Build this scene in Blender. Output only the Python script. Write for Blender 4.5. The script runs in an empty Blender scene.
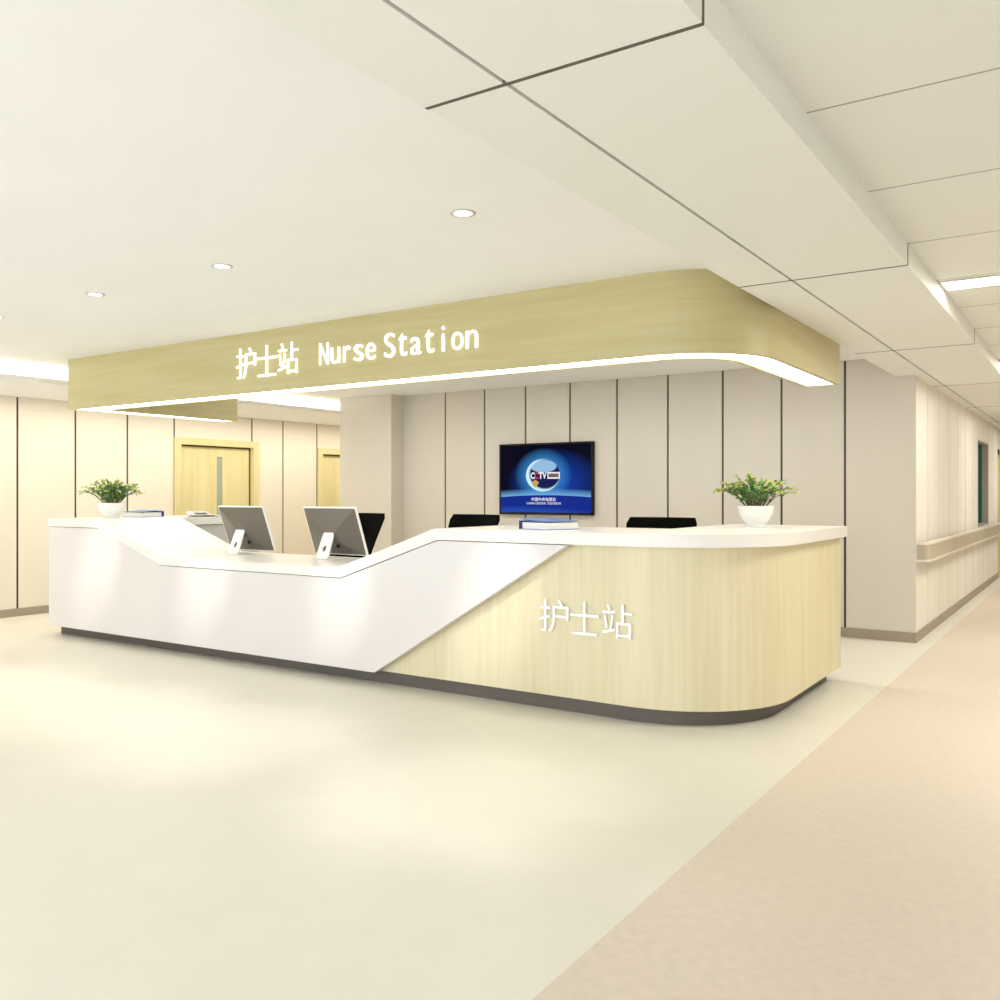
import bpy, math, random
from mathutils import Vector, Matrix
PI = math.pi
S = bpy.context.scene
COL = S.collection

# ------------------------------------------------------------------ camera
TH = math.atan(603/897)
cd = bpy.data.cameras.new('camera'); cam = bpy.data.objects.new('camera', cd); COL.objects.link(cam)
cam.location = (0, 0, 1.4); cam.rotation_euler = (PI/2, 0, TH)
cd.sensor_width = 36; cd.sensor_fit = 'HORIZONTAL'; cd.lens = 36*897/1000
cd.shift_y = -0.005; cd.clip_start = 0.05; cd.clip_end = 100
S.camera = cam
# ------------------------------------------------------------------ world, exposure
w = bpy.data.worlds.new('world'); S.world = w; w.use_nodes = True
bg = w.node_tree.nodes['Background']; bg.inputs[0].default_value = (0.93, 0.985, 1.06, 1); bg.inputs[1].default_value = 2.5
S.view_settings.view_transform = 'Standard'; S.view_settings.look = 'None'
S.view_settings.gamma = 1; S.view_settings.use_curve_mapping = False; S.view_settings.exposure = 0.46
CEIL = 2.725; LOW = 2.535; TILE = 2.644

def area(name, loc, sx, sy, power, color=(1, .96, .9), rot=(0, 0, 0)):
    l = bpy.data.lights.new(name, 'AREA'); l.shape = 'RECTANGLE'; l.size = sx; l.size_y = sy; l.energy = power; l.color = color
    o = bpy.data.objects.new(name, l); COL.objects.link(o); o.location = loc; o.rotation_euler = rot; return o
def spot(name, loc, power, ang, blend, rot=(0, 0, 0), color=(1, .96, .9), r=.04):
    l = bpy.data.lights.new(name, 'SPOT'); l.energy = power; l.spot_size = math.radians(ang); l.spot_blend = blend
    l.color = color; l.shadow_soft_size = r
    o = bpy.data.objects.new(name, l); COL.objects.link(o); o.location = loc; o.rotation_euler = rot; return o

DL = [(-2.495, 3.4), (-4.23, 3.41), (-5.517, 3.42), (-6.833, 3.44)]
for x, y in DL:
    spot('downlight_beam', (x, y, CEIL-.03), 62, 44, 1.0, color=(1, .96, .88))
# second set of spots added at the downlights for scallops on the counter front
for (x, y), tx in zip(DL, (-3.36, -4.77, -6.35, -7.95)):
    d = Vector((tx, 4.96, .74))-Vector((x, y, CEIL-.03))
    o = spot('counter_wash', (x, y, CEIL-.03), 115, 17, 1.0, color=(1, .95, .9))
    o.rotation_euler = d.to_track_quat('-Z', 'Y').to_euler()
# lamps of the corridor light panels
for y in (5.91, 9.57, 13.23, 16.9):
    area('panel_lamp', (.05, y, TILE-.03), 1.0, .22, 28, (1, .97, .9))
# fill lights without fixtures, added over the staff side of the counter
for x in (-7.0, -5.0, -3.0):
    area('staff_fill', (x, 7.4, CEIL-.02), .5, .5, 14)
area('cove_lamp', (-9.25, 9.5, 2.60), .08, 15, 55, (1, .9, .72), rot=(PI, 0, 0))
area('wall_fill', (-9.7, 8.0, LOW-.02), .3, 12, 78, (1, .93, .8))  # added fill below the soffit, no fixture, brightens the left wall

# ------------------------------------------------------------------ materials
class E:
    """small expression helper for math nodes"""
    def __init__(s, nt, sock): s.nt = nt; s.s = sock
    def op(s, o, b=None, c=None):
        n = s.nt.nodes.new('ShaderNodeMath'); n.operation = o
        for i, v in enumerate((s, b, c)):
            if v is None: continue
            if isinstance(v, E): s.nt.links.new(v.s, n.inputs[i])
            else: n.inputs[i].default_value = v
        return E(s.nt, n.outputs[0])
    def __add__(s, b): return s.op('ADD', b)
    def __sub__(s, b): return s.op('SUBTRACT', b)
    def __mul__(s, b): return s.op('MULTIPLY', b)
    def sq(s): return s.op('MULTIPLY', s)
    def gt(s, b): return s.op('GREATER_THAN', b)
    def lt(s, b): return s.op('LESS_THAN', b)
    def clamp(s):
        r = s.op('ADD', 0.0); r.s.node.use_clamp = True; return r
    def ramp(s, a, b):      # 0 at a, 1 at b
        n = s.nt.nodes.new('ShaderNodeMapRange'); n.clamp = True
        s.nt.links.new(s.s, n.inputs[0]); n.inputs[1].default_value = a; n.inputs[2].default_value = b
        n.inputs[3].default_value = 0; n.inputs[4].default_value = 1
        return E(s.nt, n.outputs[0])

def srgb(r, g, b):
    f = lambda c: (c/255/12.92) if c/255 <= .04045 else ((c/255+.055)/1.055)**2.4
    return (f(r), f(g), f(b), 1)
def mat(name, col, rough=.5, metal=0, noise=0, scale=(8, 8, 8), emit=None, estr=0, bump=0, spec=.5):
    m = bpy.data.materials.new(name); m.use_nodes = True; nt = m.node_tree; b = nt.nodes['Principled BSDF']
    c = srgb(*col); b.inputs['Base Color'].default_value = c; b.inputs['Roughness'].default_value = rough
    b.inputs['Metallic'].default_value = metal; b.inputs['Specular IOR Level'].default_value = spec
    if noise or bump:
        tc = nt.nodes.new('ShaderNodeTexCoord'); mp = nt.nodes.new('ShaderNodeMapping'); mp.inputs['Scale'].default_value = scale
        nz = nt.nodes.new('ShaderNodeTexNoise'); nz.inputs['Scale'].default_value = 1; nz.inputs['Detail'].default_value = 5
        nt.links.new(tc.outputs['Object'], mp.inputs[0]); nt.links.new(mp.outputs[0], nz.inputs['Vector'])
        if noise:
            rp = nt.nodes.new('ShaderNodeValToRGB'); rp.color_ramp.elements[0].position = .3; rp.color_ramp.elements[1].position = .7
            rp.color_ramp.elements[0].color = tuple(max(0, v*(1-noise)) for v in c[:3])+(1,)
            rp.color_ramp.elements[1].color = tuple(min(1, v*(1+noise)) for v in c[:3])+(1,)
            nt.links.new(nz.outputs['Fac'], rp.inputs[0]); nt.links.new(rp.outputs[0], b.inputs['Base Color'])
        if bump:
            bp = nt.nodes.new('ShaderNodeBump'); bp.inputs['Strength'].default_value = bump; bp.inputs['Distance'].default_value = .002
            nt.links.new(nz.outputs['Fac'], bp.inputs['Height']); nt.links.new(bp.outputs[0], b.inputs['Normal'])
    if emit:
        b.inputs['Emission Color'].default_value = srgb(*emit); b.inputs['Emission Strength'].default_value = estr
    return m
def wood(name, light, dark, grain, rough=.45):
    """pale oak laminate; grain: 'x' lies level, 'z' stands upright"""
    m = bpy.data.materials.new(name); m.use_nodes = True; nt = m.node_tree; b = nt.nodes['Principled BSDF']
    b.inputs['Roughness'].default_value = rough
    tc = nt.nodes.new('ShaderNodeTexCoord')
    def layer(sc, det, dist):
        mp = nt.nodes.new('ShaderNodeMapping'); mp.inputs['Scale'].default_value = sc
        nz = nt.nodes.new('ShaderNodeTexNoise'); nz.inputs['Scale'].default_value = 1; nz.inputs['Detail'].default_value = det
        nz.inputs['Distortion'].default_value = dist
        nt.links.new(tc.outputs['Object'], mp.inputs[0]); nt.links.new(mp.outputs[0], nz.inputs['Vector']); return E(nt, nz.outputs['Fac'])
    if grain == 'x': a = layer((1.3, 1.3, 26), 6, .4); c = layer((.5, .5, 5), 2, .8)
    else: a = layer((24, 24, .9), 6, .4); c = layer((4.5, 4.5, .35), 2, .6)
    f = (a*.5 + c*.5).ramp(.34, .66)
    mx = nt.nodes.new('ShaderNodeMix'); mx.data_type = 'RGBA'
    mx.inputs[6].default_value = srgb(*dark); mx.inputs[7].default_value = srgb(*light)
    nt.links.new(f.s, mx.inputs[0]); nt.links.new(mx.outputs[2], b.inputs['Base Color'])
    return m

M = {}
M['ceil'] = mat('ceiling_paint', (245, 244, 242), .9, noise=.015, scale=(1.5, 1.5, 1.5))
M['panel'] = mat('ceiling_panel', (238, 239, 233), .55, noise=.01, scale=(1, 1, 1))
M['joint'] = mat('ceiling_joint', (95, 90, 80), .8)
M['joint_light'] = mat('tile_joint', (168, 165, 152), .8)
M['wall'] = mat('wall_panel_laminate', (214, 207, 194), .5, noise=.02, scale=(3, 3, .7))
M['wall_warm'] = mat('warm_wall_panel', (230, 222, 206), .5, noise=.02, scale=(3, 3, .7))
M['wall_light'] = mat('corridor_wall_panel', (236, 230, 218), .5, noise=.02, scale=(3, 6, .7))
M['groove'] = mat('dark_bronze_joint', (72, 60, 50), .4, .3)
M['groove_light'] = mat('light_joint', (140, 130, 112), .6)
M['base'] = mat('taupe_skirting', (158, 146, 128), .5)
M['floor'] = mat('cream_vinyl_floor', (225, 221, 208), .38, noise=.015, scale=(5, 5, 5), spec=.35)
M['floor2'] = mat('beige_vinyl_floor', (216, 203, 187), .45, noise=.04, scale=(26, 26, 26), spec=.35)
M['white'] = mat('white_solid_surface', (240, 237, 232), .28, noise=.008, scale=(2, 2, 2))
M['front'] = mat('white_front_panel', (226, 221, 218), .3, noise=.008, scale=(2, 2, 2))
M['oak_v'] = wood('pale_oak_upright', (230, 221, 188), (217, 206, 166), 'z')
M['oak_h'] = wood('pale_oak_level', (196, 186, 138), (182, 171, 119), 'x')
M['oak_d'] = wood('door_oak', (226, 215, 168), (214, 200, 146), 'z')
M['kick'] = mat('dark_kickboard', (96, 88, 80), .5)
M['led'] = mat('led_diffuser', (255, 255, 245), .5, emit=(255, 253, 240), estr=4.0)
M['lens'] = mat('downlight_lens', (255, 255, 245), .5, emit=(255, 252, 240), estr=3)
M['ring'] = mat('downlight_ring', (205, 202, 192), .35, .3)
M['letter'] = mat('lit_letter_face', (255, 255, 250), .4, emit=(255, 255, 250), estr=.75)
M['letter_plain'] = mat('white_acrylic_letter', (252, 252, 250), .3)
M['black'] = mat('black_mesh_fabric', (6, 6, 6), .9, bump=.3, scale=(180, 180, 180), spec=.1)
M['blackp'] = mat('black_plastic', (9, 9, 10), .45, spec=.25)
M['chrome'] = mat('chrome', (200, 200, 200), .15, 1)
M['alu'] = mat('brushed_aluminium_shell', (118, 113, 106), .3, .7)
M['alu_white'] = mat('white_aluminium', (238, 238, 234), .35)
M['pot'] = mat('white_ceramic', (244, 243, 240), .25)
M['soil'] = mat('dark_potting_soil', (60, 48, 36), .9, noise=.3, scale=(60, 60, 60))
M['leaf'] = mat('mid_green_leaf', (104, 148, 76), .5, noise=.15, scale=(30, 30, 30))
M['leaf2'] = mat('yellow_green_leaf', (196, 200, 112), .5, noise=.15, scale=(30, 30, 30))
M['leaf3'] = mat('deep_green_leaf', (66, 118, 66), .5, noise=.15, scale=(30, 30, 30))
M['stem'] = mat('brown_green_stem', (112, 108, 62), .7)
M['blue'] = mat('blue_binder_cover', (88, 124, 188), .4)
M['navy'] = mat('navy_binder_spine', (22, 32, 96), .35)
M['paper'] = mat('white_paper', (238, 238, 236), .8)
M['paper2'] = mat('grey_paper', (186, 184, 178), .8)
M['rail'] = mat('beige_handrail_vinyl', (190, 178, 156), .4)
M['rail_edge'] = mat('cream_handrail_edge', (228, 220, 204), .35)
M['teal'] = mat('dark_teal_glass', (10, 74, 70), .6, spec=.05)
M['reveal'] = mat('grey_reveal', (172, 166, 152), .6)
M['glass'] = mat('grey_green_vision_glass', (160, 172, 154), .12)
M['shadow_gap'] = mat('door_gap_shade', (92, 76, 44), .7)
M['grey_panel'] = mat('light_grey_inner_panel', (206, 205, 200), .5)

# ------------------------------------------------------------------ mesh helpers
class MB:
    def __init__(s): s.v = []; s.f = []; s.m = []
    def face(s, idx, m=0): s.f.append(idx); s.m.append(m)
    def box(s, x0, x1, y0, y1, z0, z1, m=0):
        b = len(s.v)
        s.v += [(x, y, z) for z in (z0, z1) for x, y in ((x0, y0), (x1, y0), (x1, y1), (x0, y1))]
        for q in ((3, 2, 1, 0), (4, 5, 6, 7), (0, 1, 5, 4), (1, 2, 6, 5), (2, 3, 7, 6), (3, 0, 4, 7)): s.face([b+i for i in q], m)
        return s
    def prism(s, poly, a, b, axis='z', m=0):
        """poly: CCW list; axis z -> (x,y), axis y -> (x,z) swept from y=a to y=b, axis x -> (y,z)"""
        n = len(poly); k = len(s.v)
        for t in (a, b):
            for p in poly:
                s.v.append({'z': (p[0], p[1], t), 'y': (p[0], t, p[1]), 'x': (t, p[0], p[1])}[axis])
        flip = axis == 'y'
        A = [k+i for i in range(n)]; B = [k+n+i for i in range(n)]
        s.face(A if flip else A[::-1], m); s.face(B[::-1] if flip else B, m)
        for i in range(n):
            j = (i+1) % n; q = [A[i], A[j], B[j], B[i]]
            s.face(q[::-1] if flip else q, m)
        return s
    def strip(s, path, thick, z0, z1, m=0):
        """upright wall along an open path, thickness to the left of travel"""
        inner = offset(path, thick)
        n = len(path); k = len(s.v)
        for z in (z0, z1):
            s.v += [(p[0], p[1], z) for p in path]; s.v += [(p[0], p[1], z) for p in inner]
        o0, i0, o1, i1 = k, k+n, k+2*n, k+3*n
        for i in range(n-1):
            s.face([o0+i, o0+i+1, o1+i+1, o1+i], m); s.face([i0+i+1, i0+i, i1+i, i1+i+1], m)
            s.face([o1+i, o1+i+1, i1+i+1, i1+i], m); s.face([i0+i, i0+i+1, o0+i+1, o0+i], m)
        s.face([o0, o1, i1, i0], m); e = n-1; s.face([o0+e, i0+e, i1+e, o1+e], m)
        return s
    def lathe(s, prof, n=32, c=(0, 0), m=0):
        k = len(s.v)
        for r, z in prof:
            for i in range(n):
                a = 2*PI*i/n; s.v.append((c[0]+r*math.cos(a), c[1]+r*math.sin(a), z))
        for j in range(len(prof)-1):
            for i in range(n):
                a = k+j*n+i; b = k+j*n+(i+1) % n; s.face([a, b, b+n, a+n], m)
        return s
    def tube(s, pts, r, n=8, m=0):
        k = len(s.v); pts = [Vector(p) for p in pts]
        for i, p in enumerate(pts):
            d = (pts[min(i+1, len(pts)-1)]-pts[max(i-1, 0)]).normalized()
            u = d.cross(Vector((0, 0, 1)));
            if u.length < 1e-3: u = Vector((1, 0, 0))
            u.normalize(); w_ = d.cross(u); rr = r[i] if isinstance(r, (list, tuple)) else r
            for j in range(n):
                a = 2*PI*j/n; s.v.append(tuple(p+u*math.cos(a)*rr+w_*math.sin(a)*rr))
        for i in range(len(pts)-1):
            for j in range(n):
                a = k+i*n+j; b = k+i*n+(j+1) % n; s.face([a, b, b+n, a+n], m)
        s.face([k+j for j in range(n)][::-1], m); s.face([k+(len(pts)-1)*n+j for j in range(n)], m)
        return s
    def xform(s, mtx, start=0):
        for i in range(start, len(s.v)): s.v[i] = tuple(mtx @ Vector(s.v[i]))
        return s
def offset(path, d):
    out = []
    for i, p in enumerate(path):
        p0 = path[max(i-1, 0)]; p1 = path[min(i+1, len(path)-1)]
        t = Vector((0, 0))
        for q0, q1 in ((p0, p), (p, p1)):
            e = Vector((q1[0]-q0[0], q1[1]-q0[1]))
            if e.length > 1e-9: t += e.normalized()
        t.normalize(); nrm = Vector((-t.y, t.x))
        k = 1
        if 0 < i < len(path)-1:
            a = Vector((p[0]-p0[0], p[1]-p0[1])).normalized(); k = 1/max(.3, Vector((-a.y, a.x)).dot(nrm))
        out.append((p[0]+nrm.x*d*k, p[1]+nrm.y*d*k))
    return out

def link(name, me, parent=None):
    o = bpy.data.objects.new(name, me); COL.objects.link(o)
    if parent: o.parent = parent
    return o
def build(name, mb, mats, parent=None, world=True, bevel=0, smooth=None):
    me = bpy.data.meshes.new(name); me.from_pydata(mb.v, [], mb.f)
    mats = mats if isinstance(mats, (list, tuple)) else [mats]
    for m in mats: me.materials.append(M[m])
    for p, i in zip(me.polygons, mb.m): p.material_index = i
    me.validate(); me.update()
    o = link(name, me, parent)
    if parent and world:
        p = Vector((0, 0, 0)); q = parent
        while q: p += q.location; q = q.parent
        o.location = -p
    if bevel:
        b = o.modifiers.new('bevel', 'BEVEL'); b.width = bevel; b.segments = 3; b.limit_method = 'ANGLE'; b.angle_limit = math.radians(35)
    if smooth is not None:
        for p in me.polygons: p.use_smooth = True
        if hasattr(me, 'set_sharp_from_angle'): me.set_sharp_from_angle(angle=math.radians(smooth))
    return o
def tag(o, label, cat, group=None):
    o['label'] = label; o['category'] = cat
    if group: o['group'] = group
    return o
def thing(name, label, cat, loc=(0, 0, 0), rz=0, group=None):
    o = bpy.data.objects.new(name, None); o.empty_display_size = .1; COL.objects.link(o)
    o.location = loc; o.rotation_euler = (0, 0, rz); return tag(o, label, cat, group)
def dup(root, loc, rz, label):
    r = root.copy(); COL.objects.link(r); r.location = loc; r.rotation_euler = (0, 0, rz); r['label'] = label
    def rec(src, dst):
        for ch in [c for c in bpy.data.objects if c.parent == src and c.name not in new]:
            c = ch.copy(); COL.objects.link(c); c.parent = dst; new.add(c.name); rec(ch, c)
    new = set(); rec(root, r); return r
def struct(name, mb=None, mats=None, bevel=0):
    if mb is None:
        o = bpy.data.objects.new(name, None); COL.objects.link(o)
    else: o = build(name, mb, mats, bevel=bevel)
    o['kind'] = 'structure'; return o

# ------------------------------------------------------------------ setting: floor, ceiling
BX = -1.315
struct('floor', MB().box(-11, BX, -3, 24, -.1, 0), 'floor')
struct('floor', MB().box(BX, 4, -3, 24, -.1, 0), 'floor2')
# plaster ceiling over the station, with the left corridor behind it
struct('ceiling', MB().box(-9.6, -1.64, -3, 24, CEIL, CEIL+.12).box(-9.6, -9.5, -3, 24, LOW+.06, CEIL), 'ceil')
# lowered metal panel strip beside the corridor, with its joints
c = MB(); js = [-3, -.665, 2.066, 4.797, 7.57, 10.32, 13.05, 15.8, 18.5, 21.3, 24]; g = .007
for a, b in zip(js[:-1], js[1:]):
    c.box(-1.65, -1.367-g, a+g, b-g, LOW, LOW+.02); c.box(-1.367+g, -.80, a+g, b-g, LOW, LOW+.02)
    c.box(-.802, -.80, a+g/2, b-g/2, LOW+.02, TILE+.02)
c.box(-1.60, -.803, -3, 24, LOW+.012, LOW+.03, 1); c.box(-1.65, -1.60, -3, 24, LOW+.003, CEIL+.02)
for q in js[1:-1]:
    wj = .0065 if q < 3 else .006
    c.box(-1.65, -.80, q-wj, q+wj, LOW-.0015, LOW+.001, 1); c.box(-.801, -.7985, q-.006, q+.006, LOW, TILE, 1)
struct('ceiling', c, ['panel', 'joint'])
# tiled corridor ceiling with openings for its light panels
LY = [5.91, 9.57, 13.23, 16.9]
c = MB(); y0 = -3.42
ys = [2.98+.915*k for k in range(-7, 24)]
for a, b in zip(ys[:-1], ys[1:]):
    hit = [l for l in LY if a < l < b]
    if hit:
        l = hit[0]; a1, b1 = l-.15, l+.15
        c.box(-.80, 4, a+.003, a1, TILE, TILE+.02); c.box(-.80, 4, b1, b-.003, TILE, TILE+.02)
        c.box(.44, 4, a1, b1, TILE, TILE+.02)
    else: c.box(-.80, 4, a+.003, b-.003, TILE, TILE+.02)
for q in ys: c.box(-.80, 4, q-.004, q+.004, TILE-.001, TILE+.001, 1)
c.box(-.80, 4, -3, 24, TILE+.045, TILE+.08, 1)
struct('ceiling', c, ['panel', 'joint_light'])
# soffit of the left corridor with its light cove
struct('trim_1', MB().box(-10.41, -8.90, -3, 24, LOW, LOW+.05), 'ceil')
cs = thing('light_strip', 'warm light strip hidden in the ceiling cove along the left wall', 'light', (-9.25, 9.5, LOW+.05))
build('diffuser', MB().box(-9.27, -9.23, 2, 17, LOW+.05, LOW+.075), 'led', cs)

# ------------------------------------------------------------------ walls
def panels_y(xs, y, z0, z1, gap, depth, mb, m=0):     # panels facing -y
    for a, b in zip(xs[:-1], xs[1:]): mb.box(a+gap/2, b-gap/2, y, y+depth, z0, z1, m)
TW = 9.24
tv = MB(); xs = [-7.702, -7.065, -6.446, -5.836, -5.217, -4.603, -3.982, -3.357, -2.735, -2.112]
panels_y(xs, TW, .0, CEIL, .022, .02, tv)
tv.box(-2.101, -1.475, TW, TW+.02, 0, LOW).box(-2.101, -1.64, TW, TW+.02, LOW, CEIL).box(-7.77, -7.691, TW, TW+.02, 0, CEIL)
tv.box(-7.77, -1.70, TW+.012, TW+.25, 0, LOW, 1).box(-7.77, -1.66, TW+.012, TW+.25, LOW, CEIL, 1)
struct('wall_back', tv, ['wall', 'groove'])
struct('wall_pier', MB().box(-8.69, -7.765, 8.99, 9.25, 0, CEIL).box(-8.69, -8.5, 9.25, 24, 0, CEIL), 'wall')
struct('baseboard_back', MB().box(-7.76, -1.475, TW-.012, TW, 0, .0949), 'base')
struct('baseboard_pier', MB().box(-8.70, -7.76, 8.978, 8.99, 0, .095).box(-8.702, -8.69, 8.978, 24, 0, .095), 'base')

# left wall with two doors
def leftwall():
    mb = MB(); X = -10.41; g = .026
    ysl = [-1.5, -.8, -.1, .6, 1.3, 2.0, 2.69, 3.39, 4.09, 4.79, 5.492, 6.197, 6.9, 7.60]
    for a, b in zip(ysl[:-1], ysl[1:]): mb.box(X-.02, X, a+g/2, b-g/2, 0, LOW)
    mb.box(X-.02, X, 7.60+g/2, 8.933-g/2, 2.183, LOW)
    mb.box(X-.02, X, 9.046, 9.536-g/2, 0, LOW); mb.box(X-.02, X, 8.933+g/2, 9.046, 2.183, LOW)
    mb.box(X-.02, X, 9.536+g/2, 10.251-g/2, 0, LOW)
    mb.box(X-.02, X, 10.251+g/2, 11.5, 2.15, LOW)
    y = 11.5
    while y < 24: mb.box(X-.02, X, y+g/2, y+.7-g/2, 0, LOW); y += .7
    # backing in dark joint colour, left open behind the doors
    for a, b in ((-1.5, 7.65), (9.0, 10.3), (11.45, 24)): mb.box(X-.2, X-.012, a, b, 0, LOW, 1)
    for a, b, z in ((7.65, 9.0, 2.13), (10.3, 11.45, 2.1)): mb.box(X-.2, X-.012, a, b, z, LOW, 1)
    return mb
struct('wall_left', leftwall(), ['wall_warm', 'groove'])
struct('baseboard_left', MB().box(-10.41, -10.398, -1.5, 7.596, 0, .09).box(-10.41, -10.398, 9.046, 10.251, 0, .09).box(-10.41, -10.398, 11.5, 24, 0, .09), 'base')

def door_left(name, y0, y1, ztop, glass=None, seam=None):
    d = struct(name); d.location = (-10.41, (y0+y1)/2, 0)
    X = -10.41; f = .1; fr = MB()
    fr.box(X-.16, X+.025, y0, y0+f, 0, ztop).box(X-.16, X+.025, y1-f, y1, 0, ztop).box(X-.16, X+.0245, y0+f, y1-f, ztop-f*.9, ztop)
    build('door_frame', fr, 'oak_d', d)
    s = MB().box(X-.09, X-.05, y0+f, y1-f, ztop-f*.9-.022, ztop-f*.9).box(X-.09, X-.05, y1-f-.02, y1-f, 0, ztop-f*.9)
    build('gap_shade', s, 'shadow_gap', d)  # dark strip standing in for the shadow in the gap around the leaf
    a, b, zt = y0+f+.003, y1-f-.022, ztop-f*.9-.024
    cuts = [a, b] if seam is None else [a, seam, b]
    for i in range(len(cuts)-1):
        p, q = cuts[i], cuts[i+1]-.002
        leaf = MB()
        if glass and p < glass[0] < q:
            leaf.box(X-.1, X-.055, p, glass[0], .01, zt).box(X-.1, X-.055, glass[1], q, .01, zt)
            leaf.box(X-.1, X-.055, glass[0], glass[1], .01, .95).box(X-.1, X-.055, glass[0], glass[1], glass[2], zt)
        else: leaf.box(X-.1, X-.055, p, q, .01, zt)
        lo = build('door_leaf', leaf, 'oak_d', d)
        if glass and p < glass[0] < q:
            build('vision_panel', MB().box(X-.08, X-.07, glass[0], glass[1], .95, glass[2]), 'glass', lo)
            build('door_handle', MB().tube([(X-.055, p+.08, 1.02), (X+.0, p+.08, 1.02), (X+.0, p+.2, 1.02)], .01), 'chrome', lo)
door_left('door_1', 7.596, 9.046, 2.183, (8.345, 8.447, 1.945), 8.02)
door_left('door_2', 10.262, 11.48, 2.15)

# right corridor wall, panels facing +x, with a recessed window and a door
X = -1.475
cw = MB()
lines = [TW, 9.98, 10.73, 11.48, 12.23, 12.98, 13.73, 14.376]
g = .03
def cpan(a, b, z0=0, z1=LOW): cw.box(X-.015, X, a+g/2, b-g/2, z0, z1)
for a, b in zip(lines[:-1], lines[1:]): cpan(a if a > TW else TW+.026, b)
for a, b in ((14.376, 15.05), (15.05, 15.72)): cpan(a, b, 0, .96); cpan(a, b, 2.185, LOW)
cpan(15.72, 16.5); cpan(16.5, 17.25); cpan(17.25, 18.6, 2.17)
y = 18.6
while y < 24: cpan(y, y+.75); y += .75
for a, b in ((TW+.021, 14.376), (15.72, 17.3), (18.55, 24)): cw.box(X-.25, X-.008, a, b, 0, LOW, 1)
cw.box(X-.25, X-.008, 14.376, 15.72, 0, .96, 1).box(X-.25, X-.008, 14.376, 15.72, 2.185, LOW, 1).box(X-.25, X-.008, 17.3, 18.55, 2.12, LOW, 1)
struct('wall_right', cw, ['wall_light', 'groove_light'])
struct('baseboard_right', MB().box(X, X+.012, TW-.012, 17.25, 0, .095).box(X, X+.012, 18.6, 24, 0, .095), 'base')
wn = struct('window_1'); wn.location = (X, 15.05, .96)
fr = MB().box(X-.2, X, 14.36, 14.38, .96, 2.185).box(X-.25, X+.003, 15.70, 15.735, .96, 2.185).box(X-.25, X+.003, 14.36, 15.735, 2.165, 2.19).box(X-.25, X+.003, 14.36, 15.735, .955, .975)
build('window_frame', fr, 'reveal', wn)
build('window_pane', MB().box(X-.095, X-.085, 14.38, 15.70, .975, 2.165), 'teal', wn)
d3 = struct('door_3'); d3.location = (X, 17.9, 0)
build('door_frame', MB().box(X-.15, X+.02, 17.25, 17.35, 0, 2.17).box(X-.15, X+.02, 18.5, 18.6, 0, 2.17).box(X-.15, X+.02, 17.25, 18.6, 2.08, 2.17), 'oak_d', d3)
build('door_leaf', MB().box(X-.1, X-.05, 17.35, 18.5, .01, 2.08), 'oak_d', d3)
struct('wall_corridor', MB().box(2.1, 2.3, -1, 24, 0, 2.7), 'wall_light')  # unseen right-hand corridor wall, added to cut the side light
struct('wall_end', MB().box(-1.475, 4, 24, 24.2, 0, 2.7).box(-10.6, -8.5, 24, 24.2, 0, 2.7), 'wall_light')

# handrail
hr = thing('handrail', 'long beige wall handrail with cream edges running along the corridor wall', 'handrail', (X, 9.4, .76))
path = [(X, 9.31), (X+.05, 9.315), (X+.085, 9.335), (X+.105, 9.37), (X+.11, 9.42), (X+.11, 17.15), (X+.09, 17.2), (X, 17.22)]
build('rail', MB().strip(path, .03, .785, .925), 'rail', hr, smooth=40)
build('rail_edge', MB().strip(offset(path, -.006), .045, .925, .948), 'rail_edge', hr, smooth=40)
build('rail_edge', MB().strip(offset(path, -.006), .045, .762, .785), 'rail_edge', hr, smooth=40)
for yy in (10.2, 11.6, 13.0, 14.4, 15.8, 17.0):
    build('bracket', MB().box(X, X+.085, yy-.03, yy+.03, .83, .87), 'rail_edge', hr)

# ------------------------------------------------------------------ ceiling lights
dl = thing('downlight', '', 'downlight', (DL[0][0], DL[0][1], CEIL), group='small round downlights in front of the canopy')
build('trim_ring', MB().lathe([(.052, -.001), (.06, -.004), (.062, -.001), (.062, 0), (.043, .0), (.043, -.004), (.052, -.006), (.058, -.003)], 32), 'ring', dl, world=False)
build('lens', MB().lathe([(.0001, -.003), (.043, -.003), (.043, -.0005), (.0001, -.0005)], 32), 'lens', dl, world=False)
labs = ['round recessed downlight nearest the camera, highest in the ceiling above the word Station',
        'round recessed downlight above the Chinese characters on the canopy, second from the camera',
        'round recessed downlight above the left end of the wooden canopy',
        'round recessed downlight at the far left edge of the picture']
dl['label'] = labs[0]
for (x, y), l in list(zip(DL, labs))[1:]: dup(dl, (x, y, CEIL), 0, l)
pl = thing('panel_light', '', 'ceiling light', (-.19, LY[0], TILE), group='oblong light panels across the corridor ceiling')
build('light_frame', MB().box(-.60, .62, -.15, -.12, -.006, .03).box(-.60, .62, .12, .15, -.006, .03).box(-.605, -.59, -.12, .12, -.006, .03).box(.59, .62, -.12, .12, -.006, .03), 'ring', pl, world=False)
build('diffuser', MB().box(-.59, .59, -.12, .12, .0, .01), 'led', pl, world=False)
pl['label'] = 'oblong white light panel set across the corridor ceiling, nearest to the canopy'
dup(pl, (-.19, LY[1], TILE), 0, 'oblong white light panel farther along the corridor ceiling, just at the right edge')
dup(pl, (-.19, LY[2], TILE), 0, 'oblong white light panel far down the corridor ceiling')
dup(pl, (-.19, LY[3], TILE), 0, 'oblong white light panel at the far end of the corridor ceiling')

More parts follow.
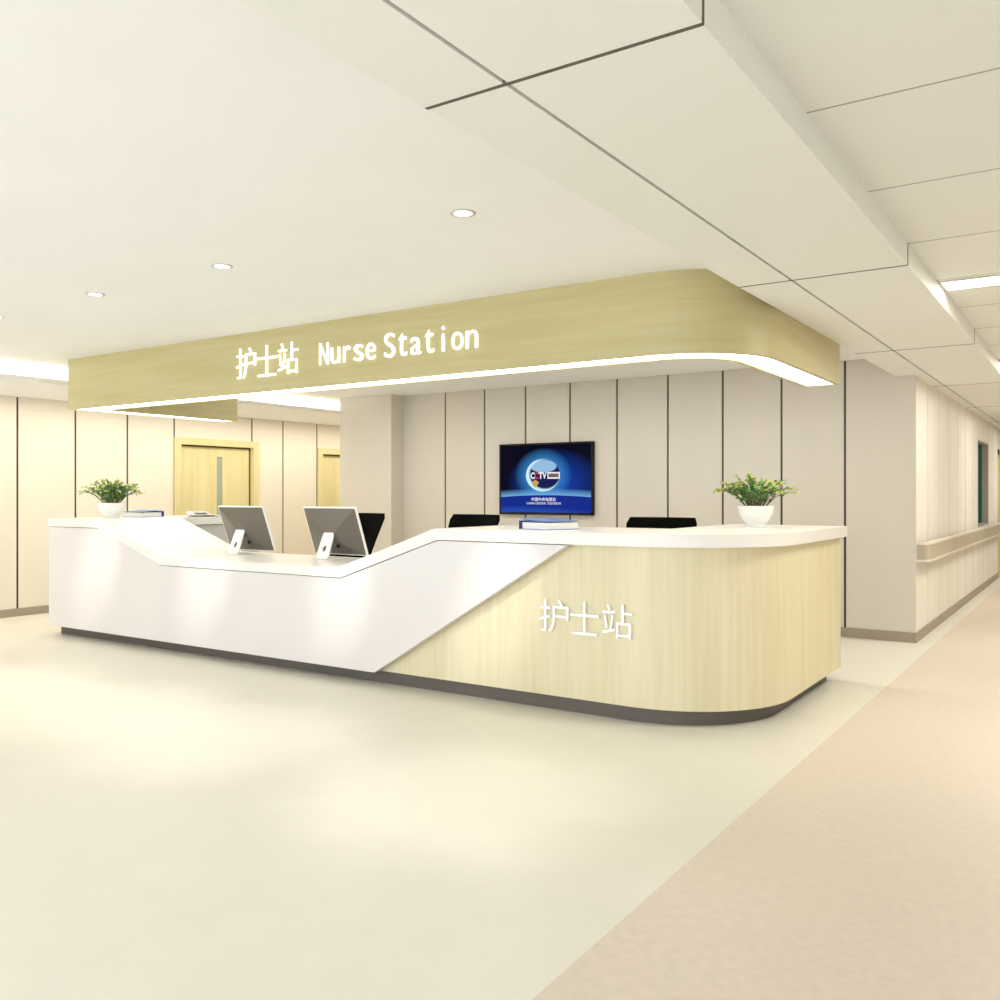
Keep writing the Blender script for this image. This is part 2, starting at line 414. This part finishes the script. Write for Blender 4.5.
# ------------------------------------------------------------------ canopy
def corner(x0, y0, r, x1, y1, n=20, start=None):
    """front line at y0 from x0, rounded corner, end line at x1 up to y1"""
    p = [(x0, y0)]
    if start: p = [start]+p
    for i in range(n+1):
        a = -PI/2+PI/2*i/n; p.append((x1-r+r*math.cos(a), y0+r+r*math.sin(a)))
    return p+[(x1, y1)]
CZ0, CZ1 = 2.235, CEIL
cy = 4.93
ca = thing('canopy', 'pale oak ceiling canopy with rounded corner and lit underside above the counter', 'canopy', (-5, 5, CZ0))
base = corner(-8.41, cy, .62, -1.652, 7.04, start=(-8.41, 6.76))
def ring_path(d): return offset(base, d)
build('fascia', MB().strip(base, .035, CZ0, CZ1), 'oak_h', ca, smooth=30)
inn = offset(base, .235)
build('inner_fascia', MB().strip(inn, .03, CZ0, CZ1), 'oak_h', ca, smooth=30)
build('end_cap', MB().box(-8.41, -8.145, 6.76, 6.78, CZ0, CZ1), 'oak_h', ca)
build('end_cap', MB().box(-1.917, -1.652, 7.04, 7.06, CZ0, CZ1), 'oak_h', ca)
build('light_strip', MB().strip(offset(base, .035), .2, CZ0+.006, CZ0+.03), 'led', ca)

# ------------------------------------------------------------------ lettering
def glyph(ch, thick, weight=0):
    cu = bpy.data.curves.new('g', 'FONT'); cu.body = ch; cu.size = 1; cu.extrude = thick/2; cu.offset = weight
    o = bpy.data.objects.new('g', cu); COL.objects.link(o)
    dg = bpy.context.evaluated_depsgraph_get(); me = bpy.data.meshes.new_from_object(o.evaluated_get(dg))
    bpy.data.objects.remove(o); return me
def put_glyph(ch, x0, x1, z0, z1, y, parent, m, thick=.012, name='character', weight=0):
    """glyph fitted to the box x0..x1, z0..z1 on a plane facing -y"""
    me = glyph(ch, 1, weight)
    vs = [v.co.copy() for v in me.vertices]
    ax, bx_ = min(v.x for v in vs), max(v.x for v in vs); az, bz = min(v.y for v in vs), max(v.y for v in vs)
    for v, q in zip(me.vertices, vs):
        v.co = (x0+(q.x-ax)/(bx_-ax)*(x1-x0), y-thick/2-q.z*thick, z0+(q.y-az)/(bz-az)*(z1-z0))
    me.materials.clear(); me.materials.append(M[m]); me.update()
    o = link(name, me, parent)
    p = Vector((0, 0, 0)); q = parent
    while q: p += q.location; q = q.parent
    o.location = -p
    return o
sg = thing('sign_lettering', 'lit white raised lettering reading Nurse Station with three Chinese characters on the canopy', 'sign', (-4.7, cy-.001, 2.35))
for ch, a, b in (('护', -5.925, -5.695), ('士', -5.68, -5.445), ('站', -5.43, -5.205)):
    put_glyph(ch, a, b, 2.352, 2.60, cy-.001, sg, 'letter', weight=-.010)
def word(txt, x0, pitch, zb, xh, cap, wd, parent):
    for i, ch in enumerate(txt):
        x = x0+i*pitch; z1 = zb+(cap if ch in 'NSti' else xh); ww = wd
        if ch == 'i': ww = wd*.2
        if ch == 'r': ww = wd*.75
        if ch == 't': ww = wd*.8; z1 = zb+cap*.92
        cx = x+pitch/2
        put_glyph(ch, cx-ww/2, cx+ww/2, zb, z1, cy-.001, parent, 'letter', weight=-.008)
word('Nurse', -4.985, .119, 2.392, .122, .168, .091, sg)
word('Station', -4.328, .1215, 2.392, .122, .175, .096, sg)
s2 = thing('sign_lettering', 'plain white raised Chinese characters on the oak front of the counter', 'sign', (-2.73, 5.034, .5))
for ch, a, b, z0, z1 in (('护', -3.065, -2.845, .51, .722), ('士', -2.835, -2.625, .51, .722), ('站', -2.605, -2.395, .51, .722)):
    put_glyph(ch, a, b, z0, z1, 5.034, s2, 'letter_plain', thick=.015, weight=.0)

# ------------------------------------------------------------------ counter
ZT, ZB = 1.165, 1.087; LT, LB = .85, .775; YF, YB = 4.948, 5.86
ct = thing('reception_counter', 'long white and pale oak nurse station counter with dropped desk and rounded right end', 'counter', (-5, 5.4, 0))
top = MB()
prof = [(-8.80, ZT), (-8.80, ZB), (-7.944, ZB), (-6.99, LB), (-4.782, LB), (-3.857, ZB), (-3.0, ZB), (-3.0, ZT), (-3.880, ZT), (-4.805, LT), (-6.965, LT), (-7.920, ZT)]
top.prism(prof, YF, YB, 'y')
top.box(-8.80, -7.932, YB, 6.95, ZB, ZT)
cr = corner(-3.0, YF, .80, -1.60, 7.08)
top.prism(cr+[(-2.5, 7.08), (-2.5, YB), (-3.0, YB)], ZB, ZT, 'z')
build('worktop', top, 'white', ct)
fp = [(-8.795, .095), (-4.445, .095), (-2.82, 1.081), (-3.857, 1.081), (-4.782, .769), (-6.99, .769), (-7.944, 1.081), (-8.795, 1.081)]
build('white_front_panel', MB().prism(fp, 4.955, 5.028, 'y').box(-8.795, -8.76, 5.028, 6.94, .095, 1.081), 'front', ct)
wf = MB().prism([(-4.7, .095), (-2.9, .095), (-2.9, 1.085), (-3.5, 1.085), (-3.9, 1.03), (-4.6, .6)], 5.035, 5.06, 'y')
wpath = corner(-2.9, 5.035, .76, -1.655, 7.10)
wf.strip(wpath, .025, .095, 1.086)
build('oak_front_panel', wf, 'oak_v', ct)
kp = corner(-8.775, 5.07, .70, -1.735, 7.0, start=(-8.775, 6.88))
build('kickboard', MB().strip(kp, .02, 0, .095), 'kick', ct)
build('underside', MB().prism([(-8.75, 5.06), (-4.5, 5.06)]+offset(corner(-2.9, 5.035, .76, -1.655, 7.10), .02)+[(-2.2, 7.0), (-2.2, 5.4), (-8.2, 5.4), (-8.2, 6.9), (-8.75, 6.9)], .096, .115, 'z'), 'kick', ct)
inner = MB().box(-7.98, -7.955, 5.10, 6.92, .0, 1.08).box(-8.76, -8.0, 6.90, 6.93, .0, 1.08)
build('inner_panel', inner, 'grey_panel', ct)
build('inner_panel', MB().box(-2.52, -2.49, 5.5, 7.0, 0, 1.08).box(-2.5, -1.68, 6.99, 7.02, .1, 1.08), 'grey_panel', ct)
build('modesty_panel', MB().prism([(-7.95, .1), (-2.5, .1), (-2.5, 1.08), (-3.86, 1.07), (-4.79, .765), (-6.97, .765), (-7.95, 1.07)], 5.08, 5.10, 'y'), 'grey_panel', ct)
for x in (-6.1, -5.1, -4.0): build('support_panel', MB().box(x-.015, x+.015, 5.10, 5.80, 0, .77), 'grey_panel', ct)

# ------------------------------------------------------------------ television
TX, TZ = -5.535, 1.593; TWD, THT = 1.30, .86
TY = TW-.05
tvt = thing('television', 'wall mounted flat television showing a blue globe logo screen', 'television', (TX, TY, TZ))
f = MB(); b = .022
f.box(-TWD/2, TWD/2, 0, .045, -THT/2, THT/2)
f.box(-TWD/2, TWD/2, -.006, 0, THT/2-b, THT/2).box(-TWD/2, TWD/2, -.006, 0, -THT/2, -THT/2+b*1.3)
f.box(-TWD/2, -TWD/2+b, -.006, 0, -THT/2, THT/2).box(TWD/2-b, TWD/2, -.006, 0, -THT/2, THT/2)
build('frame', f, 'blackp', tvt, world=False, bevel=.002)
m = bpy.data.materials.new('television_picture'); m.use_nodes = True; M['picture'] = m; nt = m.node_tree
for n in list(nt.nodes):
    if n.type != 'OUTPUT_MATERIAL': nt.nodes.remove(n)
out = nt.nodes[0]; tc = nt.nodes.new('ShaderNodeTexCoord'); sp = nt.nodes.new('ShaderNodeSeparateXYZ'); nt.links.new(tc.outputs['Object'], sp.inputs[0])
x, z = E(nt, sp.outputs[0]), E(nt, sp.outputs[2])
def cmix(a, b_, fac):
    n = nt.nodes.new('ShaderNodeMix'); n.data_type = 'RGBA'; n.clamp_factor = True
    for i, v in ((6, a), (7, b_)):
        if isinstance(v, tuple): n.inputs[i].default_value = v
        else: nt.links.new(v, n.inputs[i])
    nt.links.new(fac.s, n.inputs[0]); return n.outputs[2]
gx, gz, gr = -.025, .045, .195
r = (((x-gx)*.82).sq()+(z-gz).sq()).op('SQRT')
col = cmix(srgb(4, 5, 26), srgb(18, 62, 168), ((x-.12).sq()*1.0+(z+.04).sq()*2.6).op('SQRT').ramp(.66, .1))
col = cmix(col, srgb(64, 160, 224), r.ramp(.33, .18)*.55)                     # glow about the globe
hz = (x*x)*-.06-.195                                                      # curved horizon
dz = z-hz
col = cmix(col, srgb(120, 186, 235), dz.ramp(.085, 0.0)*.85)
col = cmix(col, srgb(20, 44, 140), dz.lt(0))
col = cmix(col, srgb(44, 92, 196), dz.lt(0)*(dz+.2+x*.05).op('ABSOLUTE').ramp(.07, 0)*.6)
ins = r.lt(gr)
col = cmix(col, srgb(20, 30, 84), ins)
cap = ((x-gx-.01).sq()*.5+(z-gz-.105).sq()*3).op('SQRT').ramp(.135, .12)
col = cmix(col, srgb(150, 190, 226), ins*cap)
rim = (((x-gx-.03)*.82).sq()+(z-gz-.012).sq()).op('SQRT').ramp(.165, .190)
col = cmix(col, srgb(206, 240, 252), ins*rim)
em = nt.nodes.new('ShaderNodeEmission'); nt.links.new(col, em.inputs[0]); em.inputs[1].default_value = .72
gl = nt.nodes.new('ShaderNodeBsdfGlossy'); gl.inputs['Roughness'].default_value = .2; gl.inputs[0].default_value = (.003, .003, .003, 1)
ad = nt.nodes.new('ShaderNodeAddShader'); nt.links.new(em.outputs[0], ad.inputs[0]); nt.links.new(gl.outputs[0], ad.inputs[1]); nt.links.new(ad.outputs[0], out.inputs[0])
sc = build('screen', MB().box(-TWD/2+b, TWD/2-b, -.002, 0, -THT/2+b*1.3, THT/2-b), 'picture', tvt, world=False)
M['t_white'] = mat('screen_white', (8, 8, 8), .5, emit=(250, 250, 255), estr=.62)
M['t_red'] = mat('screen_red', (8, 8, 8), .5, emit=(205, 25, 60), estr=.62)
M['t_gold'] = mat('screen_gold', (8, 8, 8), .5, emit=(210, 165, 70), estr=.62)
M['t_brown'] = mat('screen_brown', (8, 8, 8), .5, emit=(104, 88, 80), estr=.62)
def tg(ch, x0, x1, z0, z1, mm, wt=.02, nm='screen_letter'):
    put_glyph(ch, TX+x0, TX+x1, TZ+z0, TZ+z1, TY-.0025, tvt, mm, .001, nm, wt)
for ch, a, mm in (('C', -.195, 't_white'), ('C', -.14, 't_red'), ('T', -.083, 't_white'), ('V', -.03, 't_white')):
    tg(ch, a, a+.058, .0, .08, mm, .04)
build('screen_badge', MB().box(.04, .21, -.004, -.0025, .0, .08, 0), 't_white', tvt, world=False)
build('screen_badge', MB().box(.055, .195, -.005, -.004, .018, .062, 0), 't_brown', tvt, world=False)
gp = [(-.13+.045*math.cos(a)*(1+.25*math.sin(3*a)), -.055+.04*math.sin(a)*(1+.2*math.cos(4*a))) for a in [2*PI*i/18 for i in range(18)]]
build('screen_emblem', MB().prism(gp, -.004, -.0025, 'y'), 't_gold', tvt, world=False)
def line(txt, x0, x1, z0, z1, wt):
    put_glyph(txt, TX+x0, TX+x1, TZ+z0, TZ+z1, TY-.0025, tvt, 't_white', .001, 'screen_caption', wt)
line('中国中央电视台', -.185, .155, -.268, -.222, .012)
line('CHINA CENTRAL TELEVISION', -.25, .222, -.306, -.280, .004)
build('wall_mount', MB().box(-.2, .2, .045, .052, -.15, .15), 'blackp', tvt, world=False)

# ------------------------------------------------------------------ all-in-one computers
def computer(loc, label):
    t = thing('desktop_computer', label, 'computer', loc, group='all-in-one computers on the dropped desk')
    W, Hh = .62, .44; tilt = math.radians(20)
    T = Matrix.Translation((0, .16, .24)) @ Matrix.Rotation(tilt, 4, 'X')      # display centre; top leans toward -y
    sh = MB()     # shallow faceted back shell
    o = [(-W/2, 0, -Hh/2), (W/2, 0, -Hh/2), (W/2, 0, Hh/2), (-W/2, 0, Hh/2)]
    o2 = [(-W/2+.008, -.012, -Hh/2+.008), (W/2-.008, -.012, -Hh/2+.008), (W/2-.008, -.012, Hh/2-.008), (-W/2+.008, -.012, Hh/2-.008)]
    ap = [(-.04, -.085, -.05), (.04, -.085, -.05), (.04, -.085, .0), (-.04, -.085, .0)]
    sh.v += o2+ap
    sh.f += [[0, 1, 5, 4], [1, 2, 6, 5], [2, 3, 7, 6], [3, 0, 4, 7], [4, 5, 6, 7], [3, 2, 1, 0]]; sh.m += [0]*6
    build('back_shell', sh.xform(T), 'alu', t, world=False)
    fr = MB().box(-W/2, W/2, -.012, .012, -Hh/2, Hh/2)
    build('bezel', fr.xform(T), 'alu_white', t, world=False, bevel=.004)
    build('screen', MB().box(-W/2+.02, W/2-.02, .012, .014, -Hh/2+.06, Hh/2-.02).xform(T), 'blackp', t, world=False)
    st = MB()     # bent plate: foot, and leg rising to the hinge, with an oval cable hole
    w2 = .072
    leg = [(.0, .012), (.012, .0), (.018, .012), (.145, .215), (.13, .225)]
    def P(s_, tt): return Vector((0, .0+.125*s_, .012+.215*s_))
    n = 20; outer = []; hole = []
    cz = .36
    a = Vector((0, .0, .0)); bb = Vector((0, .10, .245)); d = bb-a; L = d.length; d.normalize(); nn = Vector((0, d.z, -d.y))
    ring = []; 
    for i in range(n):
        an = 2*PI*i/n; ring.append((.023*math.cos(an), L*cz+.030*math.sin(an)))
    def sq(i):
        an = 2*PI*i/n; cx_, sy_ = math.cos(an), math.sin(an)
        k = max(abs(cx_), abs(sy_)); ux, uy = cx_/k, sy_/k
        wz = w2
        return (ux*wz, (L*cz+uy*(L*cz)) if uy < 0 else (L*cz+uy*(L*(1-cz))))
    outr = [sq(i) for i in range(n)]
    for off in (0, .012):
        for u, s_ in outr+ring: st.v.append(tuple(a+d*s_+Vector((u*(1-.18*s_/L), 0, 0))+nn*-off))
    for i in range(n):
        j = (i+1) % n; A, B, C_, D_ = i, j, n+j, n+i; q = 2*n
        st.face([A, B, C_, D_]); st.face([q+D_, q+C_, q+B, q+A]); st.face([A, A+q, B+q, B]); st.face([D_, C_, C_+q, D_+q])
    st.box(-w2, w2, -.0, .17, 0, .010)
    build('stand', st, 'alu_white', t, world=False)
    build('power_port', MB().prism([(.05+.017*math.cos(2*PI*i/16), -.115+.017*math.sin(2*PI*i/16)) for i in range(16)], -.066, -.04, 'y').xform(T), 'blackp', t, world=False)
    return t
computer((-6.655, 5.49, LT), 'silver all-in-one desktop computer seen from behind, the left one nearer the sloping counter top')
computer((-5.515, 5.49, LT), 'silver all-in-one desktop computer seen from behind, with a black chair right behind it')

# ------------------------------------------------------------------ office chairs
def chair():
    t = thing('office_chair', '', 'chair', (0, 0, 0), group='black office chairs behind the counter')
    # chair faces -y; the back leans toward +y
    bk = MB(); nu, nv = 12, 12
    def bp(u, v, side):
        z_ = .62+.60*v; wd = .245+.05*min(1, v*1.05)**1.5
        if v > .93: wd -= .025*((v-.93)/.07)**2
        x_ = u*wd; y_ = .20+.25*v+.02*v*v-.05*u*u + side
        return (x_, y_, z_)
    k = len(bk.v)
    for s_ in (0, .035):
        for j in range(nv+1):
            for i in range(nu+1): bk.v.append(bp(-1+2*i/nu, j/nv, s_))
    N = (nu+1)*(nv+1)
    for j in range(nv):
        for i in range(nu):
            a = j*(nu+1)+i; bk.face([a, a+1, a+nu+2, a+nu+1]); bk.face([N+a+nu+1, N+a+nu+2, N+a+1, N+a])
    for i in range(nu):
        bk.face([i+1, i, N+i, N+i+1]); a = nv*(nu+1)+i; bk.face([a, a+1, N+a+1, N+a])
    for j in range(nv):
        a = j*(nu+1); bk.face([a, a+nu+1, N+a+nu+1, N+a]); a += nu; bk.face([a+nu+1, a, N+a, N+a+nu+1])
    build('backrest', bk, 'black', t, world=False, smooth=40)
    build('seat', MB().box(-.25, .25, -.25, .23, .43, .50), 'black', t, world=False, bevel=.03)
    build('back_support', MB().tube([(0, .1, .42), (0, .26, .45), (0, .29, .60), (0, .33, .75)], .025), 'blackp', t, world=False)
    for s_ in (-1, 1):
        build('armrest', MB().tube([(s_*.24, .05, .45), (s_*.29, .05, .5), (s_*.29, .05, .66)], .014).box(s_*.29-.03, s_*.29+.03, -.14, .12, .655, .685), 'blackp', t, world=False)
    build('gas_lift', MB().lathe([(.03, .10), (.03, .28), (.02, .28), (.02, .43)], 16), 'chrome', t, world=False)
    bs = MB()
    for i in range(5):
        a = 2*PI*i/5+.3; bs.tube([(0, 0, .11), (.28*math.cos(a), .28*math.sin(a), .07)], [.025, .016])
    st = build('star_base', bs, 'blackp', t, world=False)
    for i in range(5):
        a = 2*PI*i/5+.3; build('caster', MB().prism([(.28*math.cos(a)+.03*math.cos(2*PI*j/14), .03+.03*math.sin(2*PI*j/14)) for j in range(14)], .28*math.sin(a)-.018, .28*math.sin(a)+.018, 'y'), 'blackp', st, world=False)
    return t
c0 = chair(); c0.location = (-6.12, 6.22, 0)
c0['label'] = 'black office chair behind the right-hand computer at the dropped desk'
dup(c0, (-4.86, 6.33, 0), math.radians(-6), 'black office chair with only its back top showing, left of the television')
dup(c0, (-2.92, 6.28, 0), math.radians(3), 'black office chair with only its back top showing, between the television and the right plant')

# ------------------------------------------------------------------ plants
def plant(loc, label, seed):
    rnd = random.Random(seed)
    t = thing('potted_plant', label, 'plant', loc, group='leafy plants in white bowls on the counter')
    build('pot', MB().lathe([(.0001, .0), (.075, .0), (.078, .012), (.07, .016), (.10, .05), (.125, .10), (.136, .155), (.128, .155), (.118, .11), (.0001, .10)], 40), 'pot', t, world=False, smooth=40)
    build('soil', MB().lathe([(.0001, .132), (.124, .132), (.118, .11), (.0001, .11)], 30), 'soil', t, world=False)
    st = MB(); lf = MB()
    def leaf(p, d, L, mi):
        d = d.normalized(); up = Vector((0, 0, 1)); s_ = d.cross(up)
        if s_.length < .1: s_ = Vector((1, 0, 0))
        s_.normalize(); s_ = (s_+up*rnd.uniform(-.6, .6)).normalized(); nrm = s_.cross(d).normalized()
        k = len(lf.v); wv = L*.42
        for c_ in (p, p+d*L*.35+s_*wv+nrm*L*.06, p+d*L*.75+s_*wv*.75+nrm*L*.05, p+d*L-nrm*L*.08, p+d*L*.75-s_*wv*.75+nrm*L*.05, p+d*L*.35-s_*wv+nrm*L*.06, p+d*L*.5-nrm*L*.03): lf.v.append(tuple(c_))
        for a, b_ in ((0, 1), (1, 2), (2, 3), (3, 4), (4, 5), (5, 0)): lf.face([k+a, k+b_, k+6], mi)
    for i in range(70):
        a = rnd.uniform(0, 2*PI); spread = rnd.uniform(.04, 1) ** .7
        R_ = .31*spread; hgt = .155+.21*math.sqrt(max(.0, 1-(spread*.9)**2))*rnd.uniform(.6, 1.05)+.02
        p0 = Vector((.06*math.cos(a)*spread, .06*math.sin(a)*spread, .13))
        p3 = Vector((R_*math.cos(a), R_*math.sin(a), hgt)); p1 = p0.lerp(p3, .35)+Vector((0, 0, .05)); p2 = p0.lerp(p3, .7)+Vector((0, 0, .045))
        pts = [p0, p1, p2, p3]
        st.tube(pts, [.0028, .0024, .002, .0012], 5)
        n_ = rnd.randint(8, 11)
        for j in range(n_):
            q = .18+.82*j/(n_-1); seg = min(2, int(q*3)); p = pts[seg].lerp(pts[seg+1], q*3-seg)
            dr = (pts[seg+1]-pts[seg]).normalized()+Vector((rnd.uniform(-1, 1), rnd.uniform(-1, 1), rnd.uniform(-.5, .7)))*1.0
            mi = 1 if (q > .7 and rnd.random() < .8) else (2 if q < .6 and rnd.random() < .55 else 0)
            leaf(p, dr, rnd.uniform(.026, .044), mi)
    build('stems', st, 'stem', t, world=False)
    build('foliage', lf, ['leaf', 'leaf2', 'leaf3'], t, world=False)
    return t
plant((-2.145, 6.60, ZT), 'bushy green plant in a white bowl on the right end of the counter', 3)
plant((-8.36, 5.36, ZT), 'bushy green plant in a white bowl on the left end of the counter', 8)

# ------------------------------------------------------------------ binders and papers
def binder(loc, rz, label, flip=1):
    t = thing('ring_binder', label, 'binder', loc, rz, group='blue ring binders on the counter')
    # spine at -x side (flip=1); pages show on the other three sides
    W, D_, h = .28, .30, .060
    s = flip
    def bx(mb, x0, x1, *r): return mb.box(min(s*x0, s*x1), max(s*x0, s*x1), *r)
    build('cover', bx(bx(MB(), -W/2, W/2, -D_/2, D_/2, 0, .004), -W/2, W/2, -D_/2, -D_/2+.001, h-.004, h), 'blue', t, world=False)
    a_ = W/2; build('cover', MB().prism([(-a_, h+.010), (a_, h-.006), (a_, h-.002), (-a_, h+.014)], -D_/2, D_/2, 'y'), 'blue', t, world=False)
    build('spine', bx(MB(), -W/2-.006, -W/2, -D_/2, D_/2, 0, h), 'navy', t, world=False)
    build('spine_flange', bx(MB(), -W/2, -W/2+.02, -D_/2+.001, D_/2-.001, .004, h-.004), 'navy', t, world=False)
    build('pages', bx(MB(), -W/2+.02, W/2-.008, -D_/2+.008, D_/2-.008, .004, h-.012), 'paper', t, world=False)
    return t
binder((-3.16, 5.31, ZT), math.radians(-17), 'blue ring binder lying flat below the television on the right counter top')
binder((-8.56, 5.86, ZT), math.radians(-80), 'blue ring binder lying flat beside the left plant')
pp = thing('paper_pile', 'untidy pile of grey and white papers on the far left counter return', 'papers', (-8.22, 6.35, ZT))
rnd = random.Random(5)
def sheet(parent, x, y, z, rz, mname, curl):
    mb = MB(); n = 8; a, b_ = .21, .297
    for s_ in (0, .0015):
        for j in range(n+1):
            for i in (0, 1):
                v = j/n; mb.v.append(((i-.5)*a, (v-.5)*b_, s_+curl*(max(0, v-.4)**2)*.8))
    N = 2*(n+1)
    for j in range(n):
        q = 2*j; mb.face([q, q+2, q+3, q+1]); mb.face([N+q, N+q+1, N+q+3, N+q+2]); mb.face([q, N+q, N+q+2, q+2]); mb.face([q+1, q+3, N+q+3, N+q+1])
    mb.xform(Matrix.Translation((x, y, z)) @ Matrix.Rotation(rz, 4, 'Z'))
    return build('sheet', mb, mname, parent, world=False)
for i in range(7):
    sheet(pp, rnd.uniform(-.03, .03), rnd.uniform(-.04, .04), .0005+i*.0025, rnd.uniform(-.5, .5)+1.2, 'paper2' if i % 2 else 'paper', .13 if i > 3 else .02)
build('pen', MB().tube([(-.05, -.05, .03), (.06, .02, .03)], .006), 'blackp', pp, world=False)
